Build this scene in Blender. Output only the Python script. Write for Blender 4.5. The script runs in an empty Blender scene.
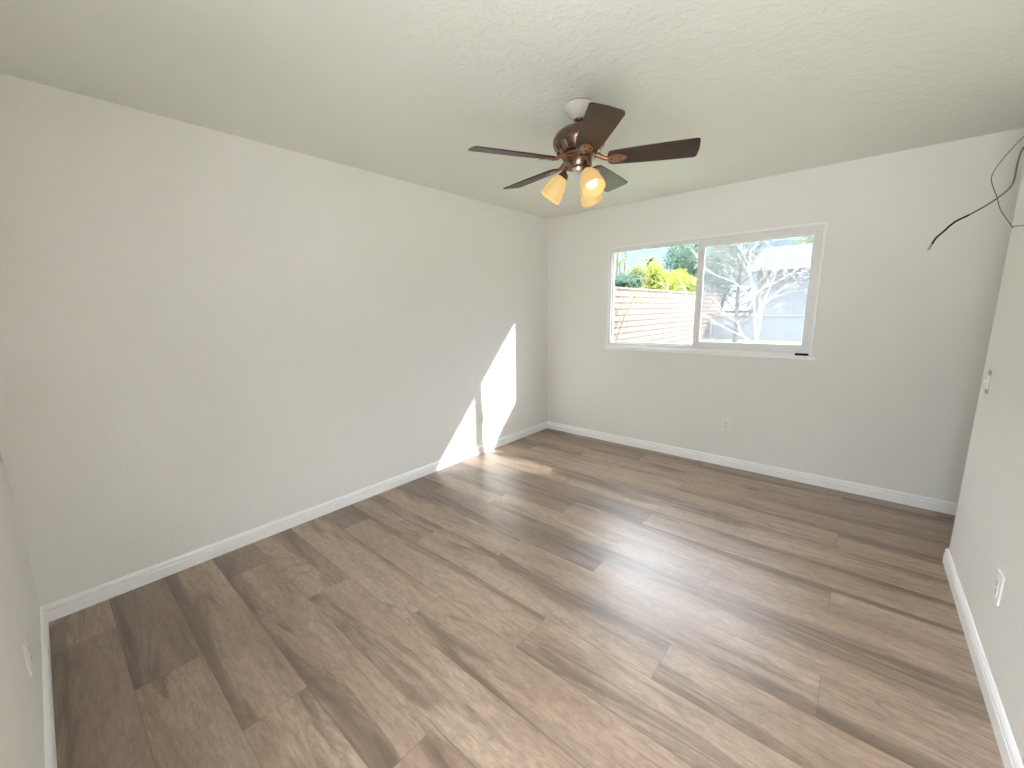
import bpy, bmesh, math, random
from mathutils import Vector, Matrix, noise as mnoise
C = bpy.context.scene
COL = C.collection
R = math.radians
random.seed(11)

# ------------------------------------------------------------------ camera
cam = bpy.data.objects.new('camera', bpy.data.cameras.new('camera'))
COL.objects.link(cam)
cam.location = (2.8295, -3.9401, 1.4381)
cam.rotation_euler = (R(79.6522), R(0.9195), R(40.505))
cam.data.sensor_fit = 'HORIZONTAL'
cam.data.sensor_width = 36.0
cam.data.lens = 405.79 / 1024 * 36.0
cam.data.clip_start = 0.02
cam.data.clip_end = 500
C.camera = cam

# ------------------------------------------------------------------ light and exposure
SUN_DIR = Vector((0.84, 0.605, 0.66)).normalized()      # from the room towards the sun
SUN_W = 8.0
SKY_W = 1.25
EXPOSURE = 1.80
C.view_settings.view_transform = 'Standard'
C.view_settings.look = 'None'
C.view_settings.gamma = 1.0
C.view_settings.use_curve_mapping = False
C.view_settings.exposure = EXPOSURE
C.cycles.use_denoising = True
C.cycles.max_bounces = 14
C.cycles.diffuse_bounces = 8
C.cycles.glossy_bounces = 4
C.cycles.transmission_bounces = 6
C.cycles.transparent_max_bounces = 24
C.cycles.sample_clamp_indirect = 6.0
C.cycles.caustics_reflective = False
C.cycles.caustics_refractive = False

W = bpy.data.worlds.new('sky')
C.world = W
W.use_nodes = True
wn, wl = W.node_tree.nodes, W.node_tree.links
# blue sky near the horizon, upper sky brightened out of view to light the room
tcw = wn.new('ShaderNodeTexCoord')
spw = wn.new('ShaderNodeSeparateXYZ')
rpw = wn.new('ShaderNodeValToRGB')
wl.new(tcw.outputs['Generated'], spw.inputs[0])
wl.new(spw.outputs['Z'], rpw.inputs[0])
el = rpw.color_ramp.elements
while len(el) < 5:
    el.new(.5)
for e, (p_, c_) in zip(el, ((0.0, (.50, .60, .68)), (.10, (.36, .52, .66)), (.20, (.40, .55, .70)), (.42, (4.4, 4.6, 5.0)), (1.0, (4.5, 4.8, 5.3)))):
    e.position = p_
    e.color = (*c_, 1)
wl.new(rpw.outputs['Color'], wn['Background'].inputs['Color'])
wn['Background'].inputs['Strength'].default_value = SKY_W

sd = bpy.data.lights.new('sun', 'SUN')
sd.energy = SUN_W
sd.angle = R(0.53)
sd.color = (1.0, 0.97, 0.93)
sun = bpy.data.objects.new('sun', sd)
COL.objects.link(sun)
sun.location = (8, 8, 8)
sun.rotation_euler = (-SUN_DIR).to_track_quat('-Z', 'Y').to_euler()

# ------------------------------------------------------------------ materials
class NT:
    def __init__(s, name):
        s.m = bpy.data.materials.new(name)
        s.m.use_nodes = True
        s.n, s.l = s.m.node_tree.nodes, s.m.node_tree.links
        s.b = s.n['Principled BSDF']
        s.out = s.n['Material Output']
    def node(s, t, **k):
        x = s.n.new(t)
        for a, v in k.items():
            setattr(x, a, v)
        return x
    def put(s, sock, v):
        if isinstance(v, bpy.types.NodeSocket):
            s.l.new(v, sock)
        else:
            sock.default_value = v
    def math(s, op, a, b=None, c=None, clamp=False):
        x = s.node('ShaderNodeMath', operation=op, use_clamp=clamp)
        for i, v in enumerate((a, b, c)):
            if v is not None:
                s.put(x.inputs[i], v)
        return x.outputs[0]
    def vec(s, x, y, z):
        q = s.node('ShaderNodeCombineXYZ')
        for i, v in enumerate((x, y, z)):
            s.put(q.inputs[i], v)
        return q.outputs[0]
    def noise(s, vec, scale, detail=2, rough=.5, dist=0):
        q = s.node('ShaderNodeTexNoise')
        s.put(q.inputs['Vector'], vec)
        q.inputs['Scale'].default_value = scale
        q.inputs['Detail'].default_value = detail
        q.inputs['Roughness'].default_value = rough
        q.inputs['Distortion'].default_value = dist
        return q.outputs['Fac']
    def ramp(s, f, stops):
        q = s.node('ShaderNodeValToRGB')
        el = q.color_ramp.elements
        while len(el) < len(stops):
            el.new(0.5)
        for e, (p, c) in zip(el, stops):
            e.position = p
            e.color = c if isinstance(c, tuple) and len(c) == 4 else ((*c, 1) if isinstance(c, tuple) else (c, c, c, 1))
        s.put(q.inputs[0], f)
        return q.outputs[0]
    def mix(s, f, a, b, blend='MIX'):
        q = s.node('ShaderNodeMix', data_type='RGBA', blend_type=blend)
        s.put(q.inputs['Factor'], f)
        for k, v in ((6, a), (7, b)):
            s.put(q.inputs[k], (*v, 1) if isinstance(v, tuple) and len(v) == 3 else v)
        return q.outputs[2]
    def pos(s):
        return s.node('ShaderNodeNewGeometry').outputs['Position']
    def obj(s):
        return s.node('ShaderNodeTexCoord').outputs['Object']
    def bump(s, h, strength, dist=.01):
        q = s.node('ShaderNodeBump')
        q.inputs['Strength'].default_value = strength
        q.inputs['Distance'].default_value = dist
        s.put(q.inputs['Height'], h)
        s.l.new(q.outputs[0], s.b.inputs['Normal'])

def simple(name, col, rough=.5, metal=0, spec=.5, var=.06, vscale=6, bump=0, bscale=60):
    t = NT(name)
    b = t.b
    p = t.obj()
    f = t.noise(p, vscale, 3)
    d = tuple(max(0, c * (1 - var)) for c in col)
    u = tuple(min(1, c * (1 + var)) for c in col)
    t.put(b.inputs['Base Color'], t.ramp(f, [(.3, d), (.7, u)]))
    b.inputs['Roughness'].default_value = rough
    b.inputs['Metallic'].default_value = metal
    b.inputs['Specular IOR Level'].default_value = spec
    if bump:
        t.bump(t.noise(p, bscale, 3), bump, .004)
    return t.m

def paint(name, col, strength, scale):
    t = NT(name)
    p = t.pos()
    big = t.noise(p, 1.3, 2)
    t.put(t.b.inputs['Base Color'], t.ramp(big, [(.3, tuple(c * .985 for c in col)), (.7, tuple(min(1, c * 1.015) for c in col))]))
    t.b.inputs['Roughness'].default_value = .75
    t.b.inputs['Specular IOR Level'].default_value = .25
    h = t.math('ADD', t.noise(p, scale, 3, .55), t.math('MULTIPLY', t.ramp(t.noise(p, scale * .35, 2), [(.48, 0.0), (.56, 1.0)]), .35))
    t.bump(h, strength, .004)
    return t.m

def floor_mat():
    t = NT('vinyl_plank')
    sep = t.node('ShaderNodeSeparateXYZ')
    t.l.new(t.pos(), sep.inputs[0])
    x, y = sep.outputs[0], sep.outputs[1]
    rv = t.math('DIVIDE', t.math('ADD', y, 4.113), .2215)
    row = t.math('FLOOR', rv)
    u = t.math('DIVIDE', t.math('SUBTRACT', t.math('SUBTRACT', x, .31), t.math('MULTIPLY', row, .508)), 1.524)
    col = t.math('FLOOR', u)
    wn_ = t.node('ShaderNodeTexWhiteNoise', noise_dimensions='3D')
    t.put(wn_.inputs['Vector'], t.vec(row, col, 8.3))
    rnd = wn_.outputs['Value']
    fy = t.math('FRACT', rv)
    fx = t.math('FRACT', u)
    ox = t.math('MULTIPLY', rnd, 41.0)
    oy = t.math('MULTIPLY', rnd, 17.0)
    def gv(sx, sy, k):
        return t.vec(t.math('ADD', t.math('MULTIPLY', x, sx), ox), t.math('ADD', t.math('MULTIPLY', y, sy), oy), t.math('MULTIPLY', rnd, k))
    broad = t.noise(gv(.9, 7.0, 5.0), 1.0, 4, .55, .5)
    streak = t.noise(gv(.9, 8.0, 9.0), 1.0, 8, .70, 1.3)
    fine = t.noise(gv(12.0, 120.0, 3.0), 1.0, 5, .7, .5)
    mott = t.noise(gv(11.0, 34.0, 7.0), 1.0, 6, .75, 1.6)
    flip = t.math('GREATER_THAN', t.math('FRACT', t.math('MULTIPLY', rnd, 7.31)), .5)
    side = t.math('ABSOLUTE', t.math('SUBTRACT', flip, fy))                 # 0 at one long edge of the plank, 1 at the other
    base = t.ramp(broad, [(.28, (.28, .188, .126)), (.5, (.395, .282, .198)), (.74, (.49, .372, .275))])
    st = t.math('ADD', streak, t.math('MULTIPLY', t.math('SUBTRACT', side, .6), .26))
    base = t.mix(t.ramp(st, [(.50, 0.0), (.60, .58), (.70, .86)]), base, (.085, .048, .030))
    rings = t.math('FRACT', t.math('MULTIPLY', t.noise(gv(.55, 4.2, 6.0), 1.0, 3, .5, .8), 11.0))
    ringm = t.math('MULTIPLY', t.ramp(rings, [(.0, 1.0), (.16, 0.0), (.84, 0.0), (1.0, 1.0)]), t.ramp(streak, [(.42, 0.0), (.58, 1.0)]))
    base = t.mix(t.math('MULTIPLY', ringm, .45), base, (.08, .045, .028))
    base = t.mix(t.math('MULTIPLY', t.ramp(mott, [(.46, 0.0), (.66, 1.0)]), .50), base, (.15, .096, .066))
    base = t.mix(t.math('MULTIPLY', t.ramp(fine, [(.40, 1.0), (.58, 0.0)]), .34), base, (.14, .092, .064))
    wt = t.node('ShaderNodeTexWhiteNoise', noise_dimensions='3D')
    t.put(wt.inputs['Vector'], t.vec(row, col, 3487.25))  # seed picked so near-left planks darken, partly standing in for dimmer light there
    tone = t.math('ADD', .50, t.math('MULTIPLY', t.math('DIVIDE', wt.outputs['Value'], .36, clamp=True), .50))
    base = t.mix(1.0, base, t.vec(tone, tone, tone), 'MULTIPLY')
    ey = t.math('GREATER_THAN', t.math('ABSOLUTE', t.math('SUBTRACT', fy, .5)), .4925)
    ex = t.math('GREATER_THAN', t.math('ABSOLUTE', t.math('SUBTRACT', fx, .5)), .4989)
    edge = t.math('MAXIMUM', ey, ex)
    base = t.mix(t.math('MULTIPLY', edge, .45), base, (.07, .045, .032))
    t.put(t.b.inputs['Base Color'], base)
    t.put(t.b.inputs['Roughness'], t.math('ADD', .27, t.math('MULTIPLY', fine, .18)))
    t.b.inputs['Specular IOR Level'].default_value = 1.0
    t.b.inputs['IOR'].default_value = 1.62
    t.bump(t.math('SUBTRACT', t.math('MULTIPLY', fine, .5), t.math('MULTIPLY', edge, .9)), .16, .002)
    return t.m

def glass_mat():
    t = NT('window_glass')
    t.n.remove(t.b)
    tr = t.node('ShaderNodeBsdfTransparent')
    tr.inputs[0].default_value = (.715, .73, .735, 1)
    gl = t.node('ShaderNodeBsdfGlossy')
    gl.inputs['Roughness'].default_value = .0
    ge = t.node('ShaderNodeNewGeometry')
    dt = t.node('ShaderNodeVectorMath', operation='DOT_PRODUCT')
    t.l.new(ge.outputs['Incoming'], dt.inputs[0])
    t.l.new(ge.outputs['Normal'], dt.inputs[1])
    k = t.math('POWER', t.math('SUBTRACT', 1.0, t.math('ABSOLUTE', dt.outputs['Value'])), 5.0)
    fr = t.math('ADD', .04, t.math('MULTIPLY', k, .96), clamp=True)          # the same from either face of the pane
    mx = t.node('ShaderNodeMixShader')
    t.l.new(fr, mx.inputs[0])
    t.l.new(tr.outputs[0], mx.inputs[1])
    t.l.new(gl.outputs[0], mx.inputs[2])
    t.l.new(mx.outputs[0], t.out.inputs[0])
    return t.m

def screen_mat():
    t = NT('insect_screen')
    t.n.remove(t.b)
    tr = t.node('ShaderNodeBsdfTransparent')
    df = t.node('ShaderNodeBsdfDiffuse')
    tl = t.node('ShaderNodeBsdfTranslucent')
    df.inputs[0].default_value = (.17, .18, .195, 1)
    tl.inputs[0].default_value = (.16, .17, .185, 1)
    a = t.node('ShaderNodeMixShader')
    a.inputs[0].default_value = .6
    t.l.new(df.outputs[0], a.inputs[1])
    t.l.new(tl.outputs[0], a.inputs[2])
    mx = t.node('ShaderNodeMixShader')
    mx.inputs[0].default_value = .34
    t.l.new(tr.outputs[0], mx.inputs[1])
    t.l.new(a.outputs[0], mx.inputs[2])
    t.l.new(mx.outputs[0], t.out.inputs[0])
    return t.m

def emit_mat(name, col, strength, diff=(.8, .7, .5), trans=0.0):
    t = NT(name)
    b = t.b
    b.inputs['Base Color'].default_value = (*diff, 1)
    b.inputs['Roughness'].default_value = .35
    f = t.noise(t.obj(), 25, 2)
    c2 = tuple(c * .93 for c in col)
    t.put(b.inputs['Emission Color'], t.ramp(f, [(.3, c2), (.7, col)]))
    b.inputs['Emission Strength'].default_value = strength
    return t.m

def leaf_mat(name, ca, cb):
    t = NT(name)
    t.n.remove(t.b)
    f = t.noise(t.pos(), 9.0, 2)
    c = t.ramp(f, [(.35, ca), (.65, cb)])
    df = t.node('ShaderNodeBsdfDiffuse')
    tl = t.node('ShaderNodeBsdfTranslucent')
    t.l.new(c, df.inputs[0])
    t.l.new(c, tl.inputs[0])
    mx = t.node('ShaderNodeMixShader')
    mx.inputs[0].default_value = .4
    t.l.new(df.outputs[0], mx.inputs[1])
    t.l.new(tl.outputs[0], mx.inputs[2])
    t.l.new(mx.outputs[0], t.out.inputs[0])
    return t.m

def block_mat():
    t = NT('slump_block')
    sep = t.node('ShaderNodeSeparateXYZ')
    t.l.new(t.pos(), sep.inputs[0])
    br = t.node('ShaderNodeTexBrick')
    t.put(br.inputs['Vector'], t.vec(sep.outputs[1], sep.outputs[2], 0.0))
    br.inputs['Scale'].default_value = 1.0
    br.inputs['Brick Width'].default_value = .41
    br.inputs['Row Height'].default_value = .2
    br.inputs['Mortar Size'].default_value = .03
    br.inputs['Mortar Smooth'].default_value = .2
    br.inputs['Bias'].default_value = 0
    br.inputs['Color1'].default_value = (.225, .158, .128, 1)
    br.inputs['Color2'].default_value = (.26, .19, .157, 1)
    br.inputs['Mortar'].default_value = (.05, .036, .03, 1)
    t.put(t.b.inputs['Base Color'], t.mix(.25, br.outputs[0], t.ramp(t.noise(t.pos(), 7, 4), [(.3, (.18, .13, .105)), (.7, (.30, .235, .195))])))
    t.b.inputs['Roughness'].default_value = .9
    t.bump(t.math('SUBTRACT', 1.0, br.outputs['Fac']), .6, .012)
    return t.m

M = {
    'wall': paint('wall_paint', (.835, .822, .785), .32, 110),
    'ceil': paint('ceiling_paint', (.815, .83, .765), .5, 60),
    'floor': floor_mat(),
    'trim': simple('trim_paint', (.94, .94, .93), .4, var=.01),
    'vinyl': simple('window_vinyl', (.80, .80, .79), .35, var=.01),  # greyed below the trim to put the frame's shade into the colour
    'glass': glass_mat(),
    'screen': screen_mat(),
    'bronze': simple('oiled_bronze', (.23, .145, .115), .26, 1, var=.25, vscale=14),
    'copper': simple('brushed_copper_bronze', (.46, .25, .16), .28, 1, var=.15, vscale=20),
    'blade': simple('dark_walnut_blade', (.042, .021, .014), .36, 0, .3, var=.4, vscale=9),
    'bladeedge': simple('blade_edge', (.012, .010, .009), .5),
    'canopy': simple('canopy_white', (.60, .565, .51), .45, var=.04),
    'nickel': simple('brushed_nickel', (.80, .76, .70), .35, 1, var=.05),
    'shade': emit_mat('amber_glass_shade', (1.0, .64, .24), .17, (.35, .26, .13)),
    'bulb': emit_mat('glowing_bulb', (1.0, .86, .48), .62),
    'plate': simple('outlet_plastic', (.84, .83, .79), .35, var=.01),
    'slot': simple('dark_slot', (.03, .03, .03), .6),
    'galv': simple('galvanised_metal', (.42, .42, .40), .45, .8, var=.12, vscale=40),
    'black': simple('black_plastic', (.004, .004, .004), .6, 0, .15),
    'cable': simple('grey_brown_cable', (.12, .095, .075), .55, var=.1),
    'stucco': simple('exterior_stucco', (.62, .60, .56), .9, var=.05, bump=.4),
    'grey_stucco': simple('grey_stucco', (.33, .345, .37), .9, var=.06, bump=.4),
    'roof': simple('grey_shingle', (.12, .13, .145), .9, var=.18, vscale=5, bump=.5),
    'fascia': simple('fascia_white', (.5, .5, .5), .7, var=.03),
    'block': block_mat(),
    'grass': simple('lawn', (.15, .16, .095), .95, var=.35, vscale=3, bump=.8),
    'concrete': simple('concrete', (.55, .53, .50), .9, var=.1, vscale=2),
    'bark_pale': simple('pale_bark', (.62, .57, .50), .85, var=.2, vscale=8),
    'bark_dark': simple('dark_bark', (.15, .12, .10), .9, var=.3, vscale=8),
    'lf_bright': leaf_mat('leaf_yellow_green', (.24, .30, .05), (.40, .43, .12)),
    'lf_mid': leaf_mat('leaf_mid_green', (.20, .32, .10), (.40, .48, .20)),
    'lf_dark': leaf_mat('leaf_dark_green', (.06, .11, .075), (.15, .22, .16)),
    'lf_olive': leaf_mat('leaf_olive', (.20, .22, .09), (.34, .35, .18)),
    'lf_pale': leaf_mat('leaf_pale_grey_green', (.20, .25, .20), (.34, .38, .32)),
    'blossom': leaf_mat('white_blossom', (.78, .76, .74), (.9, .88, .86)),
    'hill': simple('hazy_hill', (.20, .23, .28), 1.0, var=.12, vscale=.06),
}

# ------------------------------------------------------------------ mesh helpers
def bx(bm, x0, x1, y0, y1, z0, z1, bevel=0):
    vs = [bm.verts.new((x, y, z)) for x in (x0, x1) for y in (y0, y1) for z in (z0, z1)]
    fs = [(0, 1, 3, 2), (4, 6, 7, 5), (0, 4, 5, 1), (2, 3, 7, 6), (0, 2, 6, 4), (1, 5, 7, 3)]
    faces = [bm.faces.new([vs[i] for i in f]) for f in fs]
    if bevel:
        ed = list({e for f in faces for e in f.edges})
        bmesh.ops.bevel(bm, geom=ed, offset=bevel, segments=2, affect='EDGES', profile=.6)

def lathe(bm, prof, n=32, mat=Matrix(), cap0=False, cap1=False):
    rings = []
    for r, z in prof:
        rings.append([bm.verts.new(mat @ Vector((r * math.cos(2 * math.pi * i / n), r * math.sin(2 * math.pi * i / n), z))) for i in range(n)])
    for a, b in zip(rings, rings[1:]):
        for i in range(n):
            bm.faces.new((a[i], a[(i + 1) % n], b[(i + 1) % n], b[i]))
    if cap0:
        bm.faces.new(list(reversed(rings[0])))
    if cap1:
        bm.faces.new(rings[-1])

def tube(bm, pts, radii, n=8, cap=True):
    pts = [Vector(p) for p in pts]
    if not isinstance(radii, (list, tuple)):
        radii = [radii] * len(pts)
    rings = []
    up = None
    for i, p in enumerate(pts):
        d = (pts[min(i + 1, len(pts) - 1)] - pts[max(i - 1, 0)]).normalized()
        if up is None:
            up = Vector((0, 0, 1)) if abs(d.z) < .9 else Vector((1, 0, 0))
        a = d.cross(up).normalized()
        b = a.cross(d).normalized()
        up = b
        rings.append([bm.verts.new(p + (a * math.cos(2 * math.pi * k / n) + b * math.sin(2 * math.pi * k / n)) * radii[i]) for k in range(n)])
    for r0, r1 in zip(rings, rings[1:]):
        for k in range(n):
            bm.faces.new((r0[k], r0[(k + 1) % n], r1[(k + 1) % n], r1[k]))
    if cap:
        bm.faces.new(list(reversed(rings[0])))
        bm.faces.new(rings[-1])

def spline(pts, k=6):
    pts = [Vector(p) for p in pts]
    out = []
    for i in range(len(pts) - 1):
        p0, p1, p2, p3 = pts[max(i - 1, 0)], pts[i], pts[i + 1], pts[min(i + 2, len(pts) - 1)]
        for j in range(k):
            t = j / k
            out.append(.5 * ((2 * p1) + (p2 - p0) * t + (2 * p0 - 5 * p1 + 4 * p2 - p3) * t * t + (3 * p1 - p0 - 3 * p2 + p3) * t ** 3))
    out.append(pts[-1])
    return out

def extrude_profile(bm, prof, p0, p1, out):
    """sweep a (depth, height) profile from p0 to p1; out is the direction the depth grows in"""
    out = Vector(out)
    ra = [bm.verts.new(Vector(p0) + out * d + Vector((0, 0, h))) for d, h in prof]
    rb = [bm.verts.new(Vector(p1) + out * d + Vector((0, 0, h))) for d, h in prof]
    k = len(prof)
    for i in range(k):
        bm.faces.new((ra[i], ra[(i + 1) % k], rb[(i + 1) % k], rb[i]))
    bm.faces.new(ra)
    bm.faces.new(list(reversed(rb)))

def obj(name, bm, m, parent=None, smooth=False):
    bmesh.ops.recalc_face_normals(bm, faces=bm.faces)
    me = bpy.data.meshes.new(name)
    bm.to_mesh(me)
    bm.free()
    o = bpy.data.objects.new(name, me)
    COL.objects.link(o)
    me.materials.append(m)
    if smooth:
        for p in me.polygons:
            p.use_smooth = True
        me.set_sharp_from_angle(angle=R(40))
    if parent:
        o.parent = parent
    return o

def tag(o, label=None, cat=None, group=None, kind=None):
    if label: o['label'] = label
    if cat: o['category'] = cat
    if group: o['group'] = group
    if kind: o['kind'] = kind
    return o

def thing(name, label, cat, loc=(0, 0, 0), rz=0, group=None, kind=None):
    o = bpy.data.objects.new(name, None)
    o.empty_display_size = .1
    COL.objects.link(o)
    o.location = loc
    o.rotation_euler = (0, 0, rz)
    return tag(o, label, cat, group, kind)

def boxes(name, m, lst, parent=None, bevel=0):
    bm = bmesh.new()
    for b in lst:
        bx(bm, *b, bevel=bevel)
    return obj(name, bm, m, parent)

# ------------------------------------------------------------------ room shell
H, YN, XR, YR = 2.44, -4.1132, 3.3281, -.8023
XA = 4.6                                                   # far side of the passage beyond the partition
WX0, WX1, WZ0, WZ1 = .790, 2.545, 1.045, 2.036             # window opening
T = .15
TB = .09                                                   # back wall
DX0, DX1, DZ = 2.0, 3.29, 2.14                            # door opening added behind the camera to let in daylight

def structure(name, m, lst, label=None, cat=None):
    o = boxes(name, m, lst)
    return tag(o, label or name.replace('_', ' '), cat or name.split('_')[0], kind='structure')

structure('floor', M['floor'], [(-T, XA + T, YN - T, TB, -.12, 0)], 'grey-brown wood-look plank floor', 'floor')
structure('ceiling', M['ceil'], [(-T, XA + T, YN - T, TB, H, H + .15)], 'off-white textured ceiling', 'ceiling')
structure('wall_left', M['wall'], [(-T, 0, YN - T, TB, 0, H)], 'cream wall on the left with the sun patch', 'wall')
structure('wall_back', M['wall'], [(0, WX0, 0, TB, 0, H), (WX1, XA + T, 0, TB, 0, H), (WX0, WX1, 0, TB, 0, WZ0), (WX0, WX1, 0, TB, WZ1, H)],
          'cream back wall around the window', 'wall')
structure('wall_near', M['wall'], [(0, DX0, YN - T, YN, 0, H), (DX1, XA + T, YN - T, YN, 0, H), (DX0, DX1, YN - T, YN, DZ, H)],
          'cream near wall at the left edge of the view', 'wall')
structure('wall_right', M['wall'], [(XR, XR + .115, YN, YR, 0, H)], 'cream wall on the right ending short of the back wall', 'wall')
structure('wall_passage', M['wall'], [(XR + .115, XA, YR - .115, YR, 0, H)], 'cream wall of the passage behind the right wall', 'wall')
structure('wall_far_right', M['wall'], [(XA, XA + T, YN, 0, 0, H)], 'cream wall at the end of the passage', 'wall')

HB = .0862
BP = [(0, 0), (.014, 0), (.014, .054), (.0130, .0555), (.0020, .0560), (.0020, .0632), (.0125, .0645), (.0125, .072), (.0085, .080), (.004, HB), (0, HB)]
def baseboard(name, runs):
    bm = bmesh.new()
    for p0, p1, out in runs:
        extrude_profile(bm, BP, p0, p1, out)
    return tag(obj(name, bm, M['trim']), 'white ' + name.replace('_', ' '), 'baseboard', kind='structure')
baseboard('baseboard_left', [((0, YN, 0), (0, 0, 0), (1, 0, 0))])
baseboard('baseboard_back', [((.014, 0, 0), (XA, 0, 0), (0, -1, 0))])
baseboard('baseboard_near', [((.014, YN, 0), (DX0 - .06, YN, 0), (0, 1, 0))])
baseboard('baseboard_right', [((XR, YN, 0), (XR, YR + .012, 0), (-1, 0, 0)), ((XR, YR, 0), (XA, YR, 0), (0, 1, 0))])

# ------------------------------------------------------------------ window
win = thing('window_1', 'white sliding window in the back wall', 'window', kind='structure')
def ring(bm, x0, x1, y0, y1, z0, z1, w, wt=None, wb=None, bevel=.002):
    wt = w if wt is None else wt
    wb = w if wb is None else wb
    bx(bm, x0, x0 + w, y0, y1, z0, z1, bevel)
    bx(bm, x1 - w, x1, y0, y1, z0, z1, bevel)
    bx(bm, x0 + w, x1 - w, y0, y1, z1 - wt, z1, bevel)
    bx(bm, x0 + w, x1 - w, y0, y1, z0, z0 + wb, bevel)
bm = bmesh.new()
ring(bm, .782, 2.553, -.010, 0.0, 1.046, 2.0445, .014, bevel=.002)           # lip against the wall
obj('flange', bm, M['trim'], win)
bm = bmesh.new()
ring(bm, WX0, WX1, .004, .06, WZ0, WZ1, .026, .030, .036)
bx(bm, 1.657, 1.692, .044, .082, WZ0 + .03, WZ1 - .03, .002)
obj('frame', bm, M['vinyl'], win)
bm = bmesh.new()
ring(bm, .816, 1.661, .022, .043, 1.080, 2.006, .016, .010, .016)
obj('fixed_sash', bm, M['vinyl'], win)
bm = bmesh.new()
ring(bm, 1.662, 2.520, .012, .042, 1.080, 2.007, .042, .045, .044, bevel=.003)
obj('sliding_sash', bm, M['vinyl'], win)
boxes('glass_pane', M['glass'], [(.830, 1.647, .031, .035, 1.094, 1.998)], win)
boxes('glass_pane', M['glass'], [(1.700, 2.482, .024, .028, 1.120, 1.966)], win)
boxes('insect_screen', M['screen'], [(1.688, 2.517, .0535, .0540, 1.082, 2.005)], win)
sill = boxes('trim_1', M['trim'], [(.764, 2.580, -.024, 0, 1.012, 1.045)], bevel=.004)
tag(sill, 'white painted sill under the window', 'sill', kind='structure')

bm = bmesh.new()
bx(bm, -.043, .043, -.009, .009, 0, .017, .004)
t = thing('black_bar', 'small black bar lying on the right end of the white window sill', 'bar', (2.486, -.014, 1.045), R(1))
obj('bar_body', bm, M['black'], t)
bm = bmesh.new()
bx(bm, .043, .052, -.005, .005, .003, .014, .002)
obj('bar_tip', bm, M['galv'], t)['label'] = 'grey tip'

# open sliding door added unseen behind the camera for fill daylight
door = thing('fill_door_1', 'white sliding door added unseen in the near wall to let in daylight', 'door', kind='structure')
bm = bmesh.new()
bx(bm, DX0, DX0 + .05, YN - T, YN, 0, DZ); bx(bm, DX1 - .05, DX1, YN - T, YN, 0, DZ); bx(bm, DX0 + .05, DX1 - .05, YN - T, YN, DZ - .05, DZ)
bx(bm, DX0 + .05, DX1 - .05, YN - T, YN, 0, .02)
obj('frame', bm, M['vinyl'], door)
bm = bmesh.new()
ring(bm, DX0 + .05, 2.62, YN - .12, YN - .08, .02, DZ - .05, .07)
obj('fixed_panel', bm, M['vinyl'], door)
boxes('glass_pane', M['glass'], [(DX0 + .11, 2.56, YN - .102, YN - .098, .08, DZ - .11)], door)

# ------------------------------------------------------------------ outlets and switch
def outlet(label, loc, rz, group=None):
    """plate faces local -y"""
    t = thing('wall_outlet', label, 'outlet', loc, rz, group)
    bm = bmesh.new()
    bx(bm, -.036, .036, -.007, 0, -.059, .059, .0025)
    obj('cover_plate', bm, M['plate'], t)
    bm = bmesh.new()
    bx(bm, -.0175, .0175, -.0095, -.0065, -.034, .034, .001)
    rc = obj('receptacle', bm, M['plate'], t)
    for s in (-1, 1):
        for dx, hh in ((-.006, .0055), (.006, .0045)):
            boxes('slot', M['slot'], [(dx - .0011, dx + .0011, -.0098, -.0094, s * .018 - hh + .003, s * .018 + hh + .003)], rc)
        bm = bmesh.new()
        lathe(bm, [(.0025, 0), (.0025, .0006)], 10, Matrix.Translation((0, -.0092, s * .018 - .008)) @ Matrix.Rotation(R(90), 4, 'X'), True, True)
        obj('ground_hole', bm, M['slot'], rc)
    for s in (-1, 1):
        bm = bmesh.new()
        lathe(bm, [(.003, 0), (.003, .001), (.001, .0015)], 10, Matrix.Translation((0, -.0068, s * .048)) @ Matrix.Rotation(R(90), 4, 'X'), True, True)
        obj('screw', bm, M['plate'], t)
    return t
outlet('white wall outlet low on the back wall under the window', (1.988, 0, .386), 0)
outlet('white wall outlet on the left wall beside the sunlit patch', (0, -1.128, .376), R(90))
outlet('white wall outlet low on the right wall above its baseboard', (XR, -1.714, .377), R(-90))
outlet('white wall outlet on the near wall at the left edge', (.870, YN, .355), R(180))

t = thing('light_switch', 'light switch without a cover plate on the right wall near its end', 'light switch', (XR, -.945, 1.054), R(-90))
bm = bmesh.new()
bx(bm, -.017, .017, -.002, 0, -.052, .052, .0006)
bx(bm, -.030, .030, -.0025, 0, .036, .058, .0008)
bx(bm, -.030, .030, -.0025, 0, -.058, -.036, .0008)
obj('mounting_strap', bm, M['galv'], t)
bm = bmesh.new()
bx(bm, -.0165, .0165, -.0075, -.001, -.033, .033, .0015)
obj('switch_body', bm, M['plate'], t)
bm = bmesh.new()
bx(bm, -.005, .005, -.016, -.007, -.004, .012, .0015)
obj('toggle', bm, M['plate'], t)
for s in (-1, 1):
    bm = bmesh.new()
    lathe(bm, [(.0035, 0), (.0035, .0012), (.0015, .002)], 10, Matrix.Translation((0, -.002, s * .047)) @ Matrix.Rotation(R(90), 4, 'X'), True, True)
    obj('screw', bm, M['galv'], t)

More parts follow.
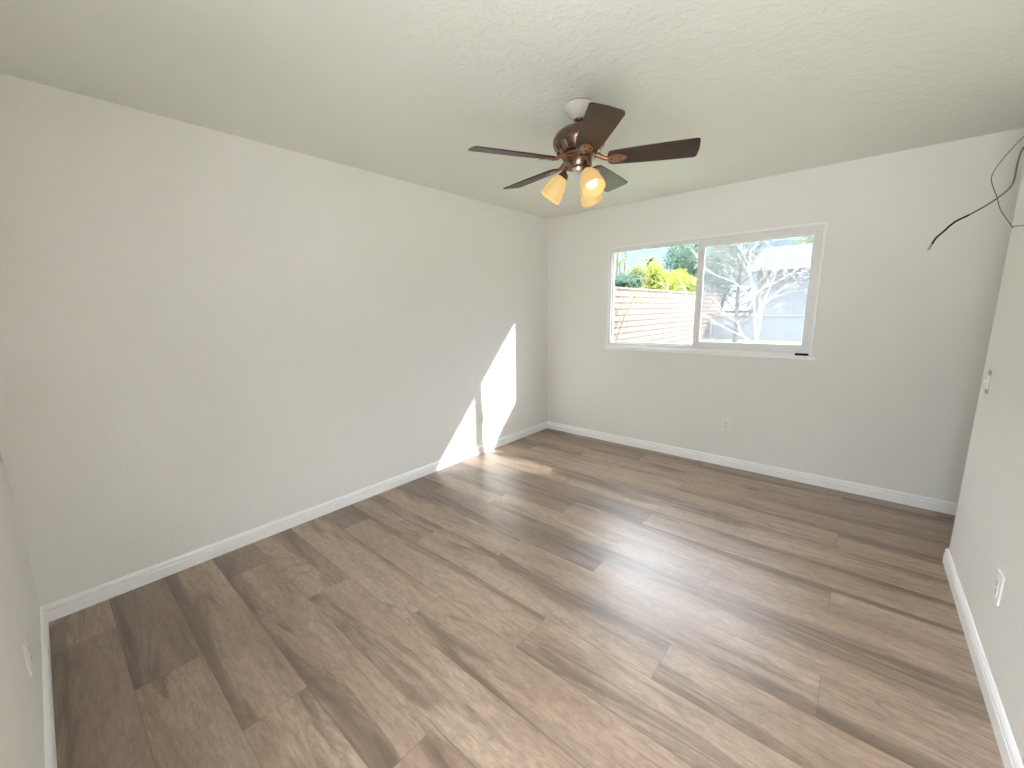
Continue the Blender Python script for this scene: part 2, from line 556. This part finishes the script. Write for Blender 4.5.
# ------------------------------------------------------------------ loose wires at the right wall
coax = [(3.329, -1.03, 2.155), (3.305, -1.012, 2.135), (3.287, -1.0, 2.104), (3.28, -.995, 2.07), (3.279, -.989, 2.026), (3.279, -.984, 1.975), (3.271, -.978, 1.943), (3.243, -.973, 1.91),
        (3.209, -.968, 1.881), (3.162, -.962, 1.849), (3.118, -.957, 1.823), (3.087, -.952, 1.786), (3.065, -.946, 1.759), (3.053, -.941, 1.730)]
t = thing('coaxial_cable', 'thick cable with black end curling out from the right wall', 'cable', (3.329, -1.03, 2.155))
o = Vector((3.329, -1.03, 2.155))
pts = [p - o for p in spline(coax, 5)]
bm = bmesh.new(); tube(bm, pts[:46], .0034, 8); obj('cable_jacket', bm, M['cable'], t, True)
bm = bmesh.new(); tube(bm, pts[45:], .0042, 8); obj('black_sleeve', bm, M['black'], t, True)['label'] = 'black sleeve at the free end'
d = (pts[-1] - pts[-3]).normalized()
q = Matrix.Translation(pts[-1]) @ d.to_track_quat('Z', 'Y').to_matrix().to_4x4()
bm = bmesh.new()
lathe(bm, [(.0042, 0), (.0042, .004), (.0062, .004), (.0062, .012), (.0045, .013), (.0045, .017), (.0058, .017), (.0058, .027), (.0012, .028), (.0012, .033)], 12, q, True, True)
obj('connector', bm, M['galv'], t, True)

thin = [(3.329, -.99, 2.185), (3.305, -.978, 2.178), (3.286, -.97, 2.156), (3.261, -.958, 2.121), (3.237, -.946, 2.077), (3.224, -.933, 2.048), (3.217, -.921, 2.016), (3.224, -.909, 1.986), (3.248, -.897, 1.927),
        (3.269, -.884, 1.869), (3.300, -.872, 1.817), (3.3225, -.862, 1.781), (3.3228, -.885, 1.787), (3.3228, -.955, 1.777), (3.3232, -1.06, 1.765), (3.329, -1.09, 1.757)]
o = Vector(thin[0])
bm = bmesh.new()
tube(bm, [p - o for p in spline(thin[:12], 5)[:-1]] + [p - o for p in spline(thin[11:], 4)], .0017, 6)
w = obj('loose_wire', bm, M['cable'], None, True)
w.location = o
tag(w, 'thin looping wire hanging behind the thicker cable at the right wall', 'wire')

# ------------------------------------------------------------------ ceiling fan
FX, FY, BZ = 1.6367, -1.9983, 2.179
fan = thing('ceiling_fan', 'five-blade bronze ceiling fan with three glowing amber shades', 'ceiling fan', (FX, FY, H))
def fl(name, prof, m, parent=fan, mat=None, n=40, c0=True, c1=True):
    bm = bmesh.new()
    lathe(bm, prof, n, mat or Matrix(), c0, c1)
    return obj(name, bm, m, parent, True)
def z(v): return v - H
fl('canopy', [(.030, z(2.376)), (.034, z(2.378)), (.046, z(2.390)), (.062, z(2.410)), (.074, z(2.425)), (.079, z(2.432)), (.079, z(2.436)), (.070, z(2.436))], M['canopy'])
fl('shadow_gap_ring', [(.075, z(2.4355)), (.075, z(2.44))], M['black'])  # black ring standing in for the shadow gap between canopy and ceiling
fl('downrod', [(.0125, z(2.325)), (.0125, z(2.380))], M['bronze'])
fl('hanger_ball', [(.013, z(2.366)), (.024, z(2.370)), (.028, z(2.378)), (.026, z(2.384))], M['bronze'])
fl('motor_housing', [(.060, z(2.214)), (.095, z(2.216)), (.110, z(2.222)), (.118, z(2.236)), (.129, z(2.252)), (.133, z(2.270)), (.130, z(2.287)), (.119, z(2.306)), (.098, z(2.323)), (.070, z(2.334)), (.040, z(2.340)), (.026, z(2.345)), (.016, z(2.356)), (.0135, z(2.358))], M['bronze'])
fl('flywheel', [(.082, z(2.196)), (.088, z(2.199)), (.088, z(2.211)), (.080, z(2.215))], M['bronze'])
fl('switch_housing', [(.044, z(2.146)), (.062, z(2.149)), (.067, z(2.157)), (.067, z(2.186)), (.076, z(2.190)), (.080, z(2.196)), (.074, z(2.202))], M['bronze'])
fl('light_kit_cap', [(.004, z(2.122)), (.020, z(2.124)), (.032, z(2.131)), (.036, z(2.140)), (.036, z(2.151))], M['nickel'])['label'] = 'silver cap'
# vents cut as bright facets around the housing foot
for k in range(10):
    a = 2 * math.pi * k / 10 + .2
    bm = bmesh.new()
    mt = Matrix.Rotation(a, 4, 'Z')
    vs = [mt @ Vector(v) for v in ((.1122, -.017, z(2.222)), (.1122, .017, z(2.222)), (.1315, .012, z(2.252)), (.1315, -.012, z(2.252)))]
    vin = [v + (mt @ Vector((-.004, 0, 0))) for v in vs]
    a_ = [bm.verts.new(v + (mt @ Vector((.0015, 0, 0)))) for v in vs]
    b_ = [bm.verts.new(v) for v in vin]
    bm.faces.new(a_); bm.faces.new(list(reversed(b_)))
    for i in range(4):
        bm.faces.new((a_[i], b_[i], b_[(i + 1) % 4], a_[(i + 1) % 4]))
    obj('housing_facet', bm, M['nickel'] if k % 2 else M['copper'], fan)

PITCH = math.tan(R(13))
def blade_outline():
    pts = []
    r0, r1 = .145, .566
    w0, w1 = .054, .070
    def cr(cx, cy, rad, a0, a1, n=6):
        return [(cx + rad * math.cos(a0 + (a1 - a0) * i / n), cy + rad * math.sin(a0 + (a1 - a0) * i / n)) for i in range(n + 1)]
    pts += cr(r0 + .03, -w0 + .03, .03, R(180), R(270))
    pts += [(.30, -.062), (.42, -.067)]
    pts += cr(r1 - .018, -w1 + .018, .018, R(270), R(360))
    pts += [(r1 + .004, 0)]
    pts += cr(r1 - .018, w1 - .018, .018, 0, R(90))
    pts += [(.42, .067), (.30, .062)]
    pts += cr(r0 + .03, w0 - .03, .03, R(90), R(180))
    return pts
def plate_mesh(outline, z0, z1):
    bm = bmesh.new()
    lo = [bm.verts.new((x, y, z0 - PITCH * y)) for x, y in outline]
    hi = [bm.verts.new((x, y, z1 - PITCH * y)) for x, y in outline]
    bm.faces.new(list(reversed(lo))); bm.faces.new(hi)
    for i in range(len(lo)):
        j = (i + 1) % len(lo)
        bm.faces.new((lo[i], lo[j], hi[j], hi[i]))
    return bm
def medallion():
    out = []
    n = 40
    for i in range(n):
        a = 2 * math.pi * i / n
        out.append((.190 + .048 * math.cos(a), (.030 - .008 * math.cos(a)) * math.sin(a)))
    return out
AZ0 = 24.447
blade_me = None
for k in range(5):
    rot = R(AZ0 - 72 * k)
    if blade_me is None:
        bl = obj('blade', plate_mesh(blade_outline(), 0, .006), M['blade'], fan)
        bm = plate_mesh(medallion(), -.005, -.0002)
        tube(bm, [(.070, 0, .026), (.100, 0, .020), (.125, 0, .004), (.150, 0, -.001)], [.012, .011, .010, .009], 10)
        ir = obj('blade_iron', bm, M['copper'], bl, True)
        scs = []
        for sx, sy in ((.165, 0), (.205, .014), (.205, -.014)):
            bm = bmesh.new()
            lathe(bm, [(.0045, -.0075 - PITCH * sy), (.0045, -.005 - PITCH * sy)], 10, Matrix.Translation((sx, sy, 0)), True, True)
            scs.append(obj('screw', bm, M['bronze'], bl, True))
        blade_me = bl
        b = bl
    else:
        b = blade_me.copy(); COL.objects.link(b); b.parent = fan
        for ch in (ir, *scs):
            c = ch.copy(); COL.objects.link(c); c.parent = b
    b.location = (0, 0, BZ - H)
    b.rotation_euler = (0, 0, rot)

for az in (211.6, 331.6, 91.6):
    A = R(az)
    rad = Vector((math.cos(A), math.sin(A), 0))
    neck = rad * .080 + Vector((0, 0, z(2.112)))
    ax = (rad * math.sin(R(35)) + Vector((0, 0, -math.cos(R(35))))).normalized()
    bm = bmesh.new()
    start = rad * .045 + Vector((0, 0, z(2.165)))
    tube(bm, [start, rad * .060 + Vector((0, 0, z(2.158))), rad * .072 + Vector((0, 0, z(2.138))), neck - ax * .008], [.011, .011, .011, .012], 12)
    q = Matrix.Translation(neck) @ ax.to_track_quat('Z', 'Y').to_matrix().to_4x4()
    lathe(bm, [(.012, -.022), (.020, -.018), (.026, -.004), (.028, .008), (.030, .012), (.026, .013)], 24, q, True, True)
    obj('lamp_arm', bm, M['bronze'], fan, True)
    outer = [(.027, .006), (.033, .014), (.041, .030), (.048, .052), (.0535, .080), (.057, .108), (.0580, .122)]
    inner = [(r - .0035, h) for r, h in reversed(outer)]
    bm = bmesh.new()
    lathe(bm, outer + inner, 36, q)
    sh = obj('lamp_shade', bm, M['shade'], fan, True)
    bm = bmesh.new()
    lathe(bm, [(.012, .014), (.013, .030), (.018, .046), (.026, .066), (.0285, .080), (.026, .094), (.018, .104), (.008, .109), (.001, .110)], 24, q, True, True)
    obj('bulb', bm, M['bulb'], sh, True)

# ------------------------------------------------------------------ outside: yard, wall, houses, plants
def gnd(name, m, b, label):
    return tag(boxes(name, m, [b]), label, 'ground', kind='structure')
gnd('ground', M['grass'], (-140, 60, .15, 200, -.30, -.15), 'lawn beyond the window')
gnd('patio', M['concrete'], (-20, 30, -40, YN - T, -.20, -.05), 'concrete patio behind the room')

bm = bmesh.new()
bx(bm, -3.45, -3.246, 2.0, 21.0, -.16, 2.05)
bx(bm, -3.47, -3.226, 1.98, 21.02, 2.05, 2.11, .01)
tag(obj('block_wall', bm, M['block']), 'long sunlit pinkish block wall running away beyond the window', 'garden wall')

bm = bmesh.new()
bx(bm, -3.1, 12.0, 19.0, 19.2, -.16, .92)
bx(bm, -3.13, 12.0, 18.97, 19.23, .92, .98, .01)
tag(obj('low_wall', bm, M['grey_stucco']), 'low grey wall in front of the grey house, behind the bare tree', 'garden wall')

hs_ = thing('grey_house', 'pale grey house with a low sloping roof behind the low wall', 'house', (2.5, 18, -.15))
def hb(name, m, lst, bevel=0):
    return boxes(name, m, [(a - 2.5, b - 2.5, c - 18, d - 18, e + .15, f + .15) for a, b, c, d, e, f in lst], hs_, bevel)
hb('wall', M['grey_stucco'], [(-2.2, 14.0, 24.4, 32.0, -.15, 3.5)])
bm = bmesh.new()
def vtx(x, y, zz): return bm.verts.new((x - 2.5, y - 18, zz + .15))
xa, xb = -2.6, 14.4
prof = [(23.6, 3.46), (28.2, 5.05), (32.8, 3.46), (32.8, 3.60), (28.2, 5.20), (23.6, 3.60)]
ra = [vtx(xa, *q_) for q_ in prof]; rb_ = [vtx(xb, *q_) for q_ in prof]
for i in range(6):
    bm.faces.new((ra[i], ra[(i + 1) % 6], rb_[(i + 1) % 6], rb_[i]))
bm.faces.new(ra); bm.faces.new(list(reversed(rb_)))
obj('roof', bm, M['roof'], hs_)
hb('fascia', M['fascia'], [(-2.6, 14.4, 23.54, 23.60, 3.42, 3.62)])
hb('gable', M['grey_stucco'], [(-2.2, -2.1, 24.4, 32.0, 3.5, 3.7)])
boxes_win = hb('window', M['fascia'], [(4.4, 6.2, 24.34, 24.40, 1.2, 2.6)])

def leaf_cloud(bm, blobs, n, size, rnd):
    tot = sum(b[3] * b[4] * b[5] for b in blobs)
    for b in blobs:
        for _ in range(max(8, int(n * b[3] * b[4] * b[5] / tot))):
            v = Vector((rnd.gauss(0, 1), rnd.gauss(0, 1), rnd.gauss(0, 1))).normalized() * (rnd.random() ** .45)
            c = Vector((b[0] + v.x * b[3], b[1] + v.y * b[4], b[2] + v.z * b[5]))
            u = Vector((rnd.gauss(0, 1), rnd.gauss(0, 1), rnd.gauss(0, .7))).normalized()
            w_ = u.orthogonal().normalized()
            w_ = (Matrix.Rotation(rnd.uniform(0, 6.28), 3, u) @ w_)
            s = size * rnd.uniform(.6, 1.3)
            p = [c - u * s, c - w_ * s * .42, c + u * s, c + w_ * s * .42]
            bm.faces.new([bm.verts.new(x) for x in p])

def plant(name, label, cat, base, blobs, n, size, lf, bark='bark_dark', trunk=.06, group=None, seed=1):
    rnd = random.Random(seed)
    t = thing(name, label, cat, base, 0, group)
    B = Vector(base)
    bm = bmesh.new()
    leaf_cloud(bm, [(b[0] - B.x, b[1] - B.y, b[2] - B.z, b[3], b[4], b[5]) for b in blobs], n, size, rnd)
    obj('foliage', bm, M[lf], t)
    bm = bmesh.new()
    for b in blobs[:4]:
        top = Vector((b[0], b[1], b[2])) - B
        tube(bm, [(rnd.uniform(-.05, .05), rnd.uniform(-.05, .05), 0), top * .5 + Vector((rnd.uniform(-.1, .1), 0, 0)), top], [trunk, trunk * .7, trunk * .3], 6)
    obj('trunk', bm, M[bark], t)
    return t

G = -.15
plant('leafy_shrub', 'tallest bright yellow-green shrub above the pink block wall', 'shrub', (-4.4, 14.2, G),
      [(-4.4, 14.2, 2.55, .6, .75, .75), (-4.3, 14.0, 3.05, .35, .45, .42), (-4.4, 14.55, 2.5, .5, .5, .6)], 2600, .075, 'lf_bright', seed=2)
plant('leafy_shrub', 'wide bright yellow-green shrub in the middle of the hedge above the block wall', 'shrub', (-4.5, 17.0, G),
      [(-4.5, 16.8, 2.55, .6, 1.0, .72), (-4.4, 17.5, 2.75, .45, .6, .65), (-4.5, 16.2, 2.3, .5, .6, .6)], 2600, .08, 'lf_bright', seed=3)
plant('leafy_shrub', 'small yellow-green shrub at the far end of the hedge beside the window divider', 'shrub', (-4.4, 19.2, G),
      [(-4.4, 19.1, 2.5, .5, .75, .6), (-4.4, 19.8, 2.3, .5, .7, .6)], 1800, .08, 'lf_bright', seed=4)
plant('leafy_shrub', 'pale green shrub between the dark broad-leaved plant and the yellow-green shrubs', 'shrub', (-4.6, 12.9, G),
      [(-4.6, 12.8, 2.5, .5, .6, .7), (-4.6, 13.1, 2.95, .35, .4, .45), (-4.6, 12.3, 2.2, .45, .5, .5)], 1900, .07, 'lf_olive', seed=5)
plant('broadleaf_plant', 'dark green broad-leaved plant above the left end of the block wall', 'shrub', (-4.2, 11.0, G),
      [(-4.2, 10.7, 2.25, .5, .7, .42), (-4.2, 11.4, 2.4, .4, .5, .35)], 900, .14, 'lf_dark', seed=6)
plant('loose_tree', 'loose olive-green tree at the left edge of the window', 'tree', (-7.2, 16.6, G),
      [(-7.2, 16.3, 4.4, .6, .9, .9), (-7.1, 17.1, 5.0, .8, .8, .8), (-7.3, 16.0, 5.6, .9, 1.2, .6), (-7.2, 16.6, 3.7, .5, .8, .6)], 1500, .075, 'lf_olive', trunk=.07, seed=7)
plant('evergreen_tree', 'tall dark blue-green tree behind the hedge beside the window divider', 'tree', (-8.4, 29.5, G),
      [(-8.3, 28.6, 4.6, 1.3, 1.7, 1.5), (-8.4, 30.5, 5.2, 1.5, 2.0, 1.9), (-8.4, 32.0, 4.2, 1.4, 2.0, 1.7), (-8.4, 29.8, 3.0, 1.6, 3.0, 1.2), (-8.5, 31.2, 7.0, 1.2, 1.6, 1.2)], 4200, .15, 'lf_dark', trunk=.2, seed=8)
plant('pale_tree', 'hazy grey-green tree left of the grey house in the right window pane', 'tree', (-5.6, 29.0, G),
      [(-5.6, 28.0, 4.4, 1.2, 1.8, 1.5), (-5.5, 30.5, 4.8, 1.4, 2.2, 1.9), (-5.5, 29.0, 3.0, 1.4, 2.4, 1.3), (-5.0, 33.0, 5.6, 1.6, 2.2, 1.6)], 3600, .15, 'lf_pale', trunk=.18, seed=9)
plant('green_tree', 'green tree rising behind the right end of the grey house roof', 'tree', (-.6, 36, G),
      [(-.4, 35.7, 6.9, 1.4, 1.4, 1.2), (-1.1, 36.2, 6.0, 1.1, 1.2, 1.1), (.8, 36.3, 7.3, 1.5, 1.4, 1.2)], 2200, .13, 'lf_mid', trunk=.16, seed=10)

# palm on the horizon
t = thing('palm_tree', 'distant palm showing against the sky above the hedge', 'tree', (-14, 36.6, G))
bm = bmesh.new(); tube(bm, [(0, 0, 0), (.1, 0, 3), (0, .1, 6.1)], [.2, .16, .14], 8); obj('trunk', bm, M['bark_dark'], t, True)
bm = bmesh.new()
rnd = random.Random(5)
for k in range(22):
    a = rnd.uniform(0, 6.28); e = rnd.uniform(-.3, 1.1); L = rnd.uniform(1.1, 1.7)
    d0 = Vector((math.cos(a) * math.cos(e), math.sin(a) * math.cos(e), math.sin(e)))
    sd_ = d0.cross(Vector((0, 0, 1))).normalized()
    prev = None
    for i in range(6):
        s = i / 5
        c = Vector((0, .1, 6.1)) + d0 * L * s + Vector((0, 0, -.7 * s * s))
        hw = .16 * math.sin(math.pi * min(.98, .12 + .86 * s))
        cur = (bm.verts.new(c - sd_ * hw + Vector((0, 0, -.05))), bm.verts.new(c), bm.verts.new(c + sd_ * hw + Vector((0, 0, -.05))))
        if prev:
            bm.faces.new((prev[0], prev[1], cur[1], cur[0])); bm.faces.new((prev[1], prev[2], cur[2], cur[1]))
        prev = cur
obj('fronds', bm, M['lf_mid'], t)

# distant hills
bm = bmesh.new()
nx, ny = 60, 10
gv = []
for j in range(ny + 1):
    rowv = []
    for i in range(nx + 1):
        x = -130 + i * 3.2; y = 110 + j * 6
        hgt = (9 + 5 * mnoise.noise((x * .018, 3.3, 0)) + 2 * mnoise.noise((x * .06, y * .05, 1.0))) * math.sin(math.pi * min(1, j / ny * .9 + .02))
        rowv.append(bm.verts.new((x, y, hgt + G)))
    gv.append(rowv)
for j in range(ny):
    for i in range(nx):
        bm.faces.new((gv[j][i], gv[j][i + 1], gv[j + 1][i + 1], gv[j + 1][i]))
tag(obj('hills', bm, M['hill'], None, True), 'hazy hills far behind the yard', 'hill', kind='structure')

# bare trees
def twigs(bm, p, d, L, r, depth, rnd, spread=.55):
    pts = [p]
    q = p.copy(); dd = d.copy()
    for i in range(4):
        dd = (dd + Vector((rnd.gauss(0, .13), rnd.gauss(0, .13), rnd.gauss(0, .08) + .03))).normalized()
        q = q + dd * L / 4
        pts.append(q.copy())
    tube(bm, pts, [r * (1 - .15 * i) for i in range(5)], 5, False)
    tips = [q]
    if depth > 0:
        for k in range(3):
            at = pts[rnd.choice((2, 3, 4))]
            nd = (dd + Vector((rnd.gauss(0, spread), rnd.gauss(0, spread), rnd.gauss(0, spread * .7)))).normalized()
            tips += twigs(bm, at, nd, L * rnd.uniform(.55, .8), r * .55, depth - 1, rnd, spread)
    return tips

rnd = random.Random(21)
base = Vector((1.17, 6.0, G))
t = thing('bare_tree', 'pale bare tree with forked trunks in the right window pane', 'tree', base)
stems = [
    [(1.17, 6, G), (1.158, 6, .45), (1.093, 6.0, 1.146), (1.023, 6.02, 1.644), (.958, 6.05, 1.93), (.90, 6.1, 2.2), (.86, 6.15, 2.6)],
    [(1.17, 6, G), (1.161, 6.0, .6), (1.188, 6.02, 1.104), (1.212, 6.05, 1.475), (1.278, 6.1, 1.757), (1.36, 6.15, 2.1), (1.40, 6.2, 2.5)],
    [(1.17, 6, .40), (1.05, 5.95, .70), (.895, 5.92, .80), (.419, 5.85, 1.055), (.068, 5.8, 1.299), (-.113, 5.75, 1.436), (-.626, 5.7, 1.746)],
    [(1.05, 6.02, 1.50), (.839, 6.1, 1.755), (.553, 6.15, 1.977), (.095, 6.2, 2.19), (-.2, 6.25, 2.45)],
    [(1.02, 6.03, 1.65), (1.221, 6.0, 1.80), (1.389, 5.95, 1.891), (1.6, 5.9, 2.0)],
    [(1.20, 6.04, 1.42), (1.36, 6.1, 1.60), (1.513, 6.1, 1.648), (1.75, 6.1, 1.75)],
    [(1.10, 5.98, .62), (.93, 5.9, .80), (.774, 5.85, 1.10), (.565, 5.8, 1.28), (.35, 5.75, 1.6)],
]
radii = [.022, .019, .014, .014, .012, .011, .011]
bm = bmesh.new(); bm2 = bmesh.new()
tips = []
for s, r in zip(stems, radii):
    pp = spline([Vector(q_) - base for q_ in s], 4)
    tube(bm, pp, [r * (1 - .6 * i / len(pp)) for i in range(len(pp))], 7)
    for i in range(len(pp) // 3, len(pp), 3):
        d = (pp[min(i + 1, len(pp) - 1)] - pp[i - 1]).normalized()
        nd = (d + Vector((rnd.gauss(0, .6), rnd.gauss(0, .6), rnd.gauss(.15, .4)))).normalized()
        tips += twigs(bm2, pp[i], nd, rnd.uniform(.35, .6), r * .4, 2, rnd)
obj('trunk', bm, M['bark_pale'], t, True)
obj('twigs', bm2, M['bark_pale'], t)
bm = bmesh.new()
rnd = random.Random(4)
for q_ in tips:
    if q_.x > .15 and rnd.random() < .55:
        leaf_cloud(bm, [(q_.x, q_.y, q_.z, .05, .05, .05)], 8, .018, rnd)
obj('blossom', bm, M['blossom'], t)

rnd = random.Random(33)
base = Vector((-.22, 10.5, G))
t = thing('bare_tree', 'slender dark bare tree with fine twigs behind the pale forked tree', 'tree', base)
bm = bmesh.new(); bm2 = bmesh.new()
tr = spline([(0, 0, 0), (.02, 0, 1.0), (-.02, .05, 2.0), (.03, 0, 3.2), (0, .1, 4.4)], 5)
tube(bm, tr, [.075 * (1 - .7 * i / len(tr)) for i in range(len(tr))], 8)
for i in range(4, len(tr)):
    for k in range(3):
        a = rnd.uniform(0, 6.28)
        nd = Vector((math.cos(a), math.sin(a) * .7, rnd.uniform(.1, .8))).normalized()
        twigs(bm2, tr[i], nd, rnd.uniform(.6, 1.1), .016, 2, rnd, .45)
obj('trunk', bm, M['bark_dark'], t, True)
obj('twigs', bm2, M['bark_dark'], t)

# stalk leaning in front of the block wall
t = thing('leaning_sapling', 'thin sapling leaning in front of the left end of the block wall', 'sapling', (-2.86, 7.5, G))
o = Vector((-2.86, 7.5, G))
bm = bmesh.new()
sp = spline([Vector(q_) - o for q_ in ((-2.86, 7.5, G), (-2.777, 7.5, .49), (-2.633, 7.5, 1.03), (-2.343, 7.5, 1.637), (-2.25, 7.5, 1.8))], 4)
tube(bm, sp, [.018 - .012 * i / len(sp) for i in range(len(sp))], 6)
obj('stem', bm, M['bark_dark'], t, True)
bm = bmesh.new()
rnd = random.Random(9)
leaf_cloud(bm, [(q_.x + .05, q_.y, q_.z, .16, .2, .16) for q_ in sp[6::2]], 110, .03, rnd)
obj('leaves', bm, M['lf_olive'], t)
